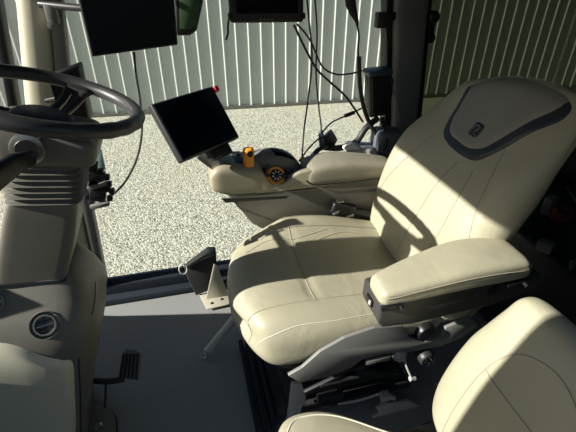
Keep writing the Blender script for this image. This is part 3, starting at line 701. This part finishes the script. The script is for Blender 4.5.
# connector bracket on the column
cn = thing('plug_bracket', 'black cluster of connectors hanging beside the steering column', 'connector', P(100, 205, Y=1.19))
b = newbm()
for u, v, s in ((92, 166, .022), (96, 176, .036), (100, 186, .042), (98, 196, .032)):
    box(b, P(u, v, Y=1.20), (s*1.4, .03, .026), Matrix.Rotation(.25, 3, 'Y'), .004)
for u, v in ((87, 173), (107, 177), (109, 184), (84, 186), (112, 191), (88, 196), (92, 203), (110, 198), (101, 171)):
    box(b, P(u, v, Y=1.20), (.016, .022, .014), Matrix.Rotation(.1, 3, 'Y'), .003)
obj('connector_block', b, M['black'], cn)
b = newbm(); box(b, P(100, 205, Y=1.185), (.055, .018, .013), Matrix.Rotation(-.12, 3, 'Y'), .003); obj('socket', b, M['midgray'], cn)
b = newbm(); box(b, P(97, 186, Y=1.18), (.055, .006, .012), Matrix.Rotation(-.25, 3, 'Y'), .001); obj('label_strip', b, M['midgray'], cn)
b = newbm(); tube(b, [P(97, 180, Y=1.215), (-.33, 1.19, .86), (-.36, 1.11, .86)], .009, 8, 4); obj('bracket_arm', b, M['dark'], cn)
b = newbm(); prism(b, [P(u, v, Y=1.23) for u, v in ((96, 152), (101, 148), (106, 170), (97, 167), (91, 160))], (0, .003, 0), .0008)
tag(obj('clear_tag', b, M['pale']), 'small pale translucent sheet clipped above the black connectors', 'tag')

# tablet top centre
tb = thing('rugged_tablet', 'black rugged tablet with a thick frame at the top centre of the window', 'tablet', P(266, 26, Y=1.58))
q = [P(230, 23, Y=1.56), P(303, 22, Y=1.56)]; ex = (q[1]-q[0]); W = ex.length; ex.normalize()
up = Vector((.0, .06, 1)).normalized(); nn = ex.cross(up).normalized(); nn = nn if nn.y < 0 else -nn
hh = .185; tcn = (q[0]+q[1])/2+up*hh/2
Rt = Matrix((ex, up, ex.cross(up))).transposed()
b = newbm(); box(b, tcn-nn*.0, (W, hh, .028), Rt, .011, 4); obj('case', b, M['rubber'], tb)
b = newbm(); box(b, tcn+nn*.0135+up*.006, (W-.045, hh-.045, .004), Rt, .001); obj('screen', b, M['screen'], tb)
for k in range(4):
    b = newbm(); box(b, tcn+nn*.0145-up*(hh/2-.010)+ex*(-.025+k*.013), (.006, .005, .003), Rt, .001); obj('button', b, M['midgray'], tb)
for sx in (-1, 1):
    b = newbm(); box(b, tcn+ex*(sx*W/2)-up*(hh/2-.02), (.010, .02, .034), Rt, .004); obj('corner_bumper', b, M['black'], tb)
b = newbm(); tube(b, [tcn-nn*.012, tcn-nn*.05, tcn+Vector((0, .07, .12)), (tcn.x, 1.66, 1.47)], .012, 10, 4); obj('tablet_mount', b, M['dark'], tb)
b = newbm(); tube(b, [tcn-ex*(W/2-.004)-up*.05, P(228, 26, Y=1.555), P(228, 33, Y=1.55), P(226, 40, Y=1.55)], .0035, 8, 5); obj('cord', b, M['rubber'], tb)
# mirror outside
mr_ = thing('side_mirror', 'dark outside mirror with painted leafy reflection between display and tablet', 'mirror', P(188, 34, Y=2.05))
q = [P(u, v, Y=2.05) for u, v in ((174, -30), (206, -30), (203, 4), (197, 31), (190, 36), (176, 36))]
b = newbm(); prism(b, q, (0, .05, 0), .01, 3); obj('mirror_housing', b, M['black'], mr_)
cen = sum(q, Vector())/6
b = newbm(); prism(b, [cen+(p-cen)*.74-Vector((0, .001, 0)) for p in q], (0, .004, 0), .001); obj('mirror_glass', b, M['green'], mr_)  # reflected foliage is painted into the glass colour
b = newbm(); tube(b, [cen+Vector((0, .04, .03)), cen+Vector((-.3, -.0, .15)), (-.42, 1.78, 1.40), (-.40, 1.745, 1.40)], .013, 8, 5); obj('mirror_arm', b, M['black'], mr_)

# ================================================================== CABLES
def cable(name, pts, r, label, cat='cable', m='rubber', sm=8, group=None):
    b = newbm(); tube(b, pts, r, 8, sm); return tag(obj(name, b, M[m]), label, cat, group)
g = 'black cables hanging before the window'
cable('power_cable', [P(306, -12, Y=1.50), P(309, 20, Y=1.50), P(312, 60, Y=1.50), P(308, 100, Y=1.49), P(304, 130, Y=1.46), P(302, 158, Y=1.42)], .0032, 'thin black cable falling straight from top to the console, leftmost of the hanging wires', group=g)
cable('power_cable', [P(314, -12, Y=1.53), P(317, 30, Y=1.53), P(316, 70, Y=1.53), P(318, 100, Y=1.52), P(321, 125, Y=1.51), P(321, 134, Y=1.50)], .0030, 'thin black wire dropping past the tablet to the little bracket joint', group=g)
cable('tablet_cable', [P(294, 25, Y=1.565), P(302, 42, Y=1.57), P(316, 68, Y=1.58), P(330, 82, Y=1.58), P(347, 98, Y=1.58), P(363, 122, Y=1.56)], .0042, 'black cable running diagonally from the tablet corner down to the pillar foot', group=g)
cable('tablet_cable', [P(297, 24, Y=1.555), P(310, 40, Y=1.56), P(322, 66, Y=1.57), P(335, 74, Y=1.58), P(348, 74, Y=1.60), P(362, 71, Y=1.63)], .0034, 'black cable curving from the tablet corner across to the ribbed relay box', group=g)
cable('antenna_cord', [P(357, 24, Y=1.50), P(359, 36, Y=1.50), P(358, 50, Y=1.51), P(359, 60, Y=1.52)], .0034, 'thin black cord between the hanging plug and the thick sleeve')
cable('cable_sleeve', [P(359, 57, Y=1.52), P(360, 85, Y=1.53), P(364, 108, Y=1.54), P(372, 128, Y=1.55), P(380, 138, Y=1.55), P(384, 146, Y=1.54)], .0085, 'thick black corrugated cable sleeve bending down beside the relay box', 'cable sleeve')
b = newbm(); R = []
for (u, v), rx in (((349, -18), .017), ((350, -4), .019), ((351, 6), .019), ((354, 15), .014), ((357, 22), .007), ((357.5, 27), .004)):
    c = P(u, v, Y=1.50); R.append([c+Vector((rx*math.cos(a), rx*.6*math.sin(a), 0)) for a in [2*PI*k/16 for k in range(16)]])
loft(b, R); tag(obj('inline_plug', b, M['rubber']), 'bulky black tapered plug hanging at the top beside the window post', 'plug')
# relay box with fins
rb = thing('relay_box', 'black ribbed relay box fixed to the dark rear pillar', 'relay box', P(376, 122, Y=1.60))
rc = P(377, 94, Y=1.60)
b = newbm(); box(b, rc, (.085, .06, .17), Matrix.Rotation(-.12, 3, 'Y'), .006); obj('box_body', b, M['dark'], rb)
for i in range(7):
    b = newbm(); box(b, rc+Vector((-.034+i*.0115, -.033, .0)), (.005, .012, .155), Matrix.Rotation(-.12, 3, 'Y'), .001); obj('fin', b, M['black'], rb)
b = newbm(); box(b, rc+Vector((-.01, -.005, .092)), (.10, .075, .02), Matrix.Rotation(-.05, 3, 'Y'), .006); obj('box_cap', b, M['blue'], rb, label='blue-tinted glossy cap')
b = newbm(); box(b, rc+Vector((.055, .03, 0)), (.05, .02, .10), None, .004); obj('mounting_plate', b, M['dark'], rb)
# small module on the pillar
pm = thing('pillar_module', 'little black module with a thin wire on the dark rear pillar edge', 'module', P(383, 28, Y=1.62))
b = newbm(); box(b, P(382, 20, Y=1.62), (.05, .035, .055), None, .006); obj('module_body', b, M['dark'], pm)
b = newbm(); box(b, P(391, 16, Y=1.625), (.03, .03, .03), None, .005); obj('module_bracket', b, M['black'], pm)
b = newbm(); tube(b, [P(385, 28, Y=1.62), P(387, 45, Y=1.622), P(387, 66, Y=1.622), P(392, 85, Y=1.62), P(398, 108, Y=1.62), P(402, 128, Y=1.62)], .0018, 6, 6); obj('wire', b, M['midgray'], pm)
# latch on the rear quarter glass
lt = thing('window_latch', 'black double-lobed latch on the smoked rear side window', 'latch', P(431, 41, Y=1.69))
for u, v, r in ((434, 17, .024), (431, 38, .018)):
    b = newbm(); lathe(b, P(u-1, v, Y=1.655), (0, -1, 0), [(0, 0), (r, 0), (r, .012), (r*.7, .02), (0, .02)]); obj('latch_knob', b, M['black'], lt)
b = newbm(); box(b, P(430, 27, Y=1.665), (.03, .03, .12), None, .006); obj('latch_body', b, M['black'], lt)
# clutter of brackets at the pillar foot
br = thing('camera_bracket', 'dark blue-grey articulated bracket arm at the foot of the rear pillar', 'bracket', P(340, 150, Y=1.55))
b = newbm(); tube(b, [P(323, 147, Y=1.55), P(340, 148, Y=1.55), P(356, 142, Y=1.56), P(366, 128, Y=1.57), P(378, 118, Y=1.58)], .013, 12, 5); obj('bracket_arm', b, M['dark'], br)
b = newbm(); prism(b, [P(u, v, Y=1.54) for u, v in ((324, 139), (333, 131), (338, 140), (333, 149), (323, 149))], (0, .03, 0), .004); obj('bracket_plate', b, M['black'], br)
b = newbm(); cyl(b, P(322, 148, Y=1.53), P(321, 134, Y=1.53), .011); cyl(b, P(320, 134, Y=1.53), P(322, 130, Y=1.53), .006); obj('clamp_screw', b, M['blue'], br)
b = newbm(); tube(b, [P(311, 158, Y=1.50), P(318, 150, Y=1.52), P(326, 146, Y=1.54)], .010, 10, 4); obj('clamp_joint', b, M['blue'], br)
b = newbm(); box(b, P(368, 150, Y=1.56), (.20, .09, .05), Matrix.Rotation(.15, 3, 'Y'), .015, 3); box(b, P(386, 140, Y=1.56), (.12, .1, .10), Matrix.Rotation(.1, 3, 'Y'), .02, 3)
tag(obj('pillar_shelf', b, M['slate']), 'dark blue-grey plastic moulding behind the console lid by the rear pillar', 'moulding')
b = newbm(); lump(b, P(352, 148, Y=1.50), (.032, .02, .024), seed=2); lump(b, P(367, 153, Y=1.49), (.042, .022, .020), seed=3); lump(b, P(357, 153, Y=1.495), (.030, .018, .022), seed=4)
tag(obj('white_rag', b, M['white'], smooth=80), 'crumpled white rag tucked behind the console armrest lid', 'rag')
cable('usb_cable', [P(300, 160, Y=1.47), P(309, 148, Y=1.49), P(319, 139, Y=1.51), P(327, 139, Y=1.53), P(331, 142, Y=1.54)], .0032, 'black cable arching from the yellow plug to the bracket')
cable('usb_cable', [P(322, 133, Y=1.54), P(331, 123, Y=1.57), P(343, 117, Y=1.58), P(352, 113, Y=1.59), P(362, 108, Y=1.60)], .0034, 'black lead with a bulge rising rightwards from the bracket screw to the relay box')
b = newbm(); tube(b, [P(345, 116, Y=1.58), P(350, 114, Y=1.585), P(354, 112.5, Y=1.59)], .008, 10, 3); tag(obj('cable_bead', b, M['rubber']), 'small black bead on the lead left of the relay box', 'cable bead')
b = newbm(); cyl(b, P(300, 162, Y=1.46), P(304, 157, Y=1.46), .009, 12); tag(obj('yellow_plug', b, M['yellow']), 'tiny yellow plug beside the grey domed pod on the console', 'plug')
cable('blue_hose', [P(383, 150, Y=1.50), P(386, 141, Y=1.51), P(384, 128, Y=1.55), P(382, 118, Y=1.58)], .009, 'short black hose behind the console lid under the relay box', 'hose')

# ================================================================== FLOOR THINGS
# bracket on the sill
sb = thing('footrest_bracket', 'beige folded bracket with two holes fixed over the door sill, rubber strap on top', 'bracket', (.03, 1.62, .0))
b = newbm(); q = [P(199, 295, Z=.012), P(228, 291, Z=.012), P(232, 300, Z=.012), P(229, 305, Z=.012), P(207, 310, Z=.012)]
prism(b, q, (0, 0, .006), .002); fp = obj('foot_plate', b, M['bracket'], sb)
for u, v in ((212, 303), (222, 299)):
    b = newbm(); c = P(u, v, Z=.0195); lathe(b, c-Vector((0, 0, .002)), (0, 0, 1), [(0, 0), (.007, 0), (.007, .002), (0, .002)], 14); obj('bolt_hole', b, M['black'], fp)
b = newbm(); q = [P(216, 291, Z=.015), P(230, 295, Z=.015), P(217, 268, Y=1.60), P(213, 258, Y=1.62)]
prism(b, [P(206, 300, Z=.016), P(229, 296, Z=.016), P(217, 266, Y=1.585), P(214, 264, Y=1.585)], (0, .006, 0), .001); obj('gusset', b, M['bracket'], sb)
b = newbm(); q = [P(184, 268, Y=1.60), P(208, 250, Y=1.63), P(216, 250, Y=1.63), P(217, 268, Y=1.60), P(218, 287, Y=1.57), P(196, 296, Y=1.56), P(188, 280, Y=1.58)]
prism(b, q, (0, .03, 0), .006, 3); obj('rubber_cover', b, M['rubber'], sb)
b = newbm(); tube(b, [P(185, 268, Y=1.59), P(195, 261, Y=1.60), P(208, 253, Y=1.61), P(214, 254, Y=1.61)], .011, 10, 4); obj('strap_roll', b, M['dark'], sb)
b = newbm(); pts = [P(183+4*math.cos(a), 269+5*math.sin(a), Y=1.575) for a in [2*PI*k/20 for k in range(21)]]; tube(b, pts, .0028, 8); obj('ring', b, M['white'], sb, label='white plastic ring')
# grey rod from floor up below the seat
rod = thing('gas_strut', 'grey-green rod with an eyelet end leaning from the floor up under the cushion', 'rod', P(204, 357, Z=.02))
a, c = P(207, 352, Z=.025), P(243, 308, Z=.13)
b = newbm(); cyl(b, a, c, .017, 16); obj('tube', b, M['gray_hose'], rod)
b = newbm(); d = (a-c).normalized(); cc_ = a+d*.018; e = Vector((0, 0, 1)); s_ = d
tube(b, [cc_+(s_*math.cos(t)+e.cross(s_)*math.sin(t))*.011 for t in [2*PI*k/16 for k in range(17)]], .003, 8); obj('eyelet', b, M['metal'], rod)
b = newbm(); cyl(b, c, c+(c-a).normalized()*.02, .014, 14); obj('tip', b, M['red'], rod, label='reddish end cap')
# pedal
pd = thing('brake_pedal', 'black ribbed pedal on a sideways arm beside the steering pedestal', 'pedal', (-.36, 1.15, 0))
pc = P(121, 366, Z=.11)
q = [P(118, 378, Z=.085), P(139, 381, Z=.085), P(141, 353, Z=.15), P(134, 349, Z=.16), P(126, 349, Z=.16), P(122, 353, Z=.15)]
nrm = (q[1]-q[0]).cross(q[3]-q[0]).normalized(); nrm = nrm if nrm.z > 0 else -nrm
b = newbm(); prism(b, q, -nrm*.008, .003); pad = obj('pedal_plate', b, M['midgray'], pd)
cen = sum(q, Vector())/6
for i in range(5):
    f = (i+.5)/5; a = q[0].lerp(q[1], f); c = (q[5] if i == 0 else q[4].lerp(q[2], min(1, (i-.5)/4))) if i else q[5]
    c = q[5].lerp(q[2], f); a = a.lerp(cen, .06); c = c.lerp(cen, .08)
    b = newbm(); tube(b, [a+nrm*.003, c+nrm*.003], .0042, 8); obj('tread_rib', b, M['black'], pad)
b = newbm(); tube(b, [q[0]+Vector((.02, 0, -.01)), P(112, 381, Z=.08), P(98, 381, Z=.08), P(84, 379, Z=.08)], .011, 10, 4); obj('pedal_arm', b, M['rubber'], pd)
b = newbm(); tube(b, [P(106, 383, Z=.07), P(105.5, 396, Z=.03), P(105, 410, Z=.0)], .004, 8, 3); obj('return_rod', b, M['black'], pd)
bt = thing('floor_boot', 'dark brown-grey floor boot with a bright bolt at the foot of the pedestal', 'floor boot', P(98, 420, Z=0))
b = newbm(); q0 = [P(u, v, Z=.0) for u, v in ((80, 432), (84, 412), (92, 409), (110, 413), (116, 420), (117, 445), (80, 450))]
prism(b, q0, (0, 0, .03), .006, 3); obj('boot_body', b, M['taupe'], bt)
b = newbm(); c = P(100, 427, Z=.03); lathe(b, c, (0, 0, 1), [(0, 0), (.017, 0), (.017, .004), (0, .004)], 18); lathe(b, c+Vector((0, 0, .004)), (0, 0, 1), [(0, 0), (.010, 0), (.010, .008), (.005, .010), (0, .010)], 6); obj('bolt', b, M['chrome'], bt)
b = newbm(); tube(b, [q0[3]+Vector((0, 0, .002)), q0[4]+Vector((0, 0, .002)), q0[5]+Vector((0, 0, .002))], .005, 6, 3); obj('boot_seal', b, M['black'], bt)

# ================================================================== BEHIND THE SEAT
b = newbm(); box(b, (1.42, 1.05, .25), (.50, 1.1, .50), bev=.02, seg=3); tag(obj('storage_box', b, M['black']), 'black storage box filling the space behind the large seat', 'storage box')
for i, (u, v, r, m, nm_, lb, ct) in enumerate(((561, 216, .030, 'red', 'cable_coil', 'small coil of dark red wire on the black box behind the seat', 'wire coil'),)):
    c = P(u, v, Z=.53); b = newbm(); pts = []
    for k in range(70):
        a = k*.32; pts.append(c+Vector((r*(1+.1*math.sin(k))*math.cos(a), r*1.2*math.sin(a), -.012+.0006*k)))
    tube(b, pts, .0038, 6); tag(obj(nm_, b, M['dull_red']), lb, ct)
b = newbm(); box(b, P(549, 205, Z=.54), (.05, .035, .075), Matrix.Rotation(.4, 3, 'Z'), .006); tag(obj('grease_tub', b, M['midgray']), 'small grey container beside the red wire coil', 'container')
b = newbm(); tube(b, [P(566, 186, Z=.56), P(572, 195, Z=.60), P(577, 203, Z=.60)], .0035, 8, 3); tag(obj('metal_rod', b, M['metal']), 'thin pale metal rod lying behind the seat at the right edge', 'rod')
b = newbm(); box(b, P(545, 246, Z=.52), (.035, .05, .04), Matrix.Rotation(.5, 3, 'Z'), .006); tag(obj('small_box', b, M['midgray']), 'small grey box low behind the seat', 'box')
b = newbm(); lump(b, P(573, 264, Z=.52), (.012, .010, .02), seed=9); tag(obj('green_cap', b, M['green']), 'tiny dark green cap at the right edge behind the seat', 'cap')

# ================================================================== LIGHT, WORLD, CAMERA
EL = math.radians(27); AZ = math.radians(3)
w = bpy.data.worlds.new('World'); bpy.context.scene.world = w; w.use_nodes = True
n = w.node_tree; bg = n.nodes['Background']
sky = n.nodes.new('ShaderNodeTexSky'); sky.sky_type = 'NISHITA'; sky.sun_disc = False; sky.sun_elevation = EL
sky.sun_rotation = math.radians(-90); sky.air_density = 1.0; sky.dust_density = 1.0
n.links.new(sky.outputs[0], bg.inputs[0]); bg.inputs[1].default_value = .075
L = bpy.data.lights.new('sun', 'SUN'); L.energy = 8.6; L.angle = math.radians(.6); L.color = (1, .965, .88)
lo = bpy.data.objects.new('sun', L); C.objects.link(lo)
sd = Vector((math.cos(EL)*math.cos(AZ), math.cos(EL)*math.sin(AZ), -math.sin(EL)))   # direction the light travels
lo.rotation_euler = sd.to_track_quat('-Z', 'Y').to_euler(); lo.location = (-3, 0, 4)
cam = bpy.data.cameras.new('camera'); cam.sensor_width = 36; cam.lens = FPX/576*36; cam.clip_start = .02
co = bpy.data.objects.new('camera', cam); C.objects.link(co); co.location = (0, 0, H)
co.rotation_euler = Euler((PI/2-PITCH, 0, -YAW), 'XYZ'); bpy.context.scene.camera = co
sc = bpy.context.scene
sc.view_settings.view_transform = 'Standard'; sc.view_settings.look = 'None'; sc.view_settings.gamma = 1; sc.view_settings.exposure = 0
sc.view_settings.use_curve_mapping = False
sc.cycles.max_bounces = 8; sc.cycles.transparent_max_bounces = 12; sc.cycles.use_denoising = True
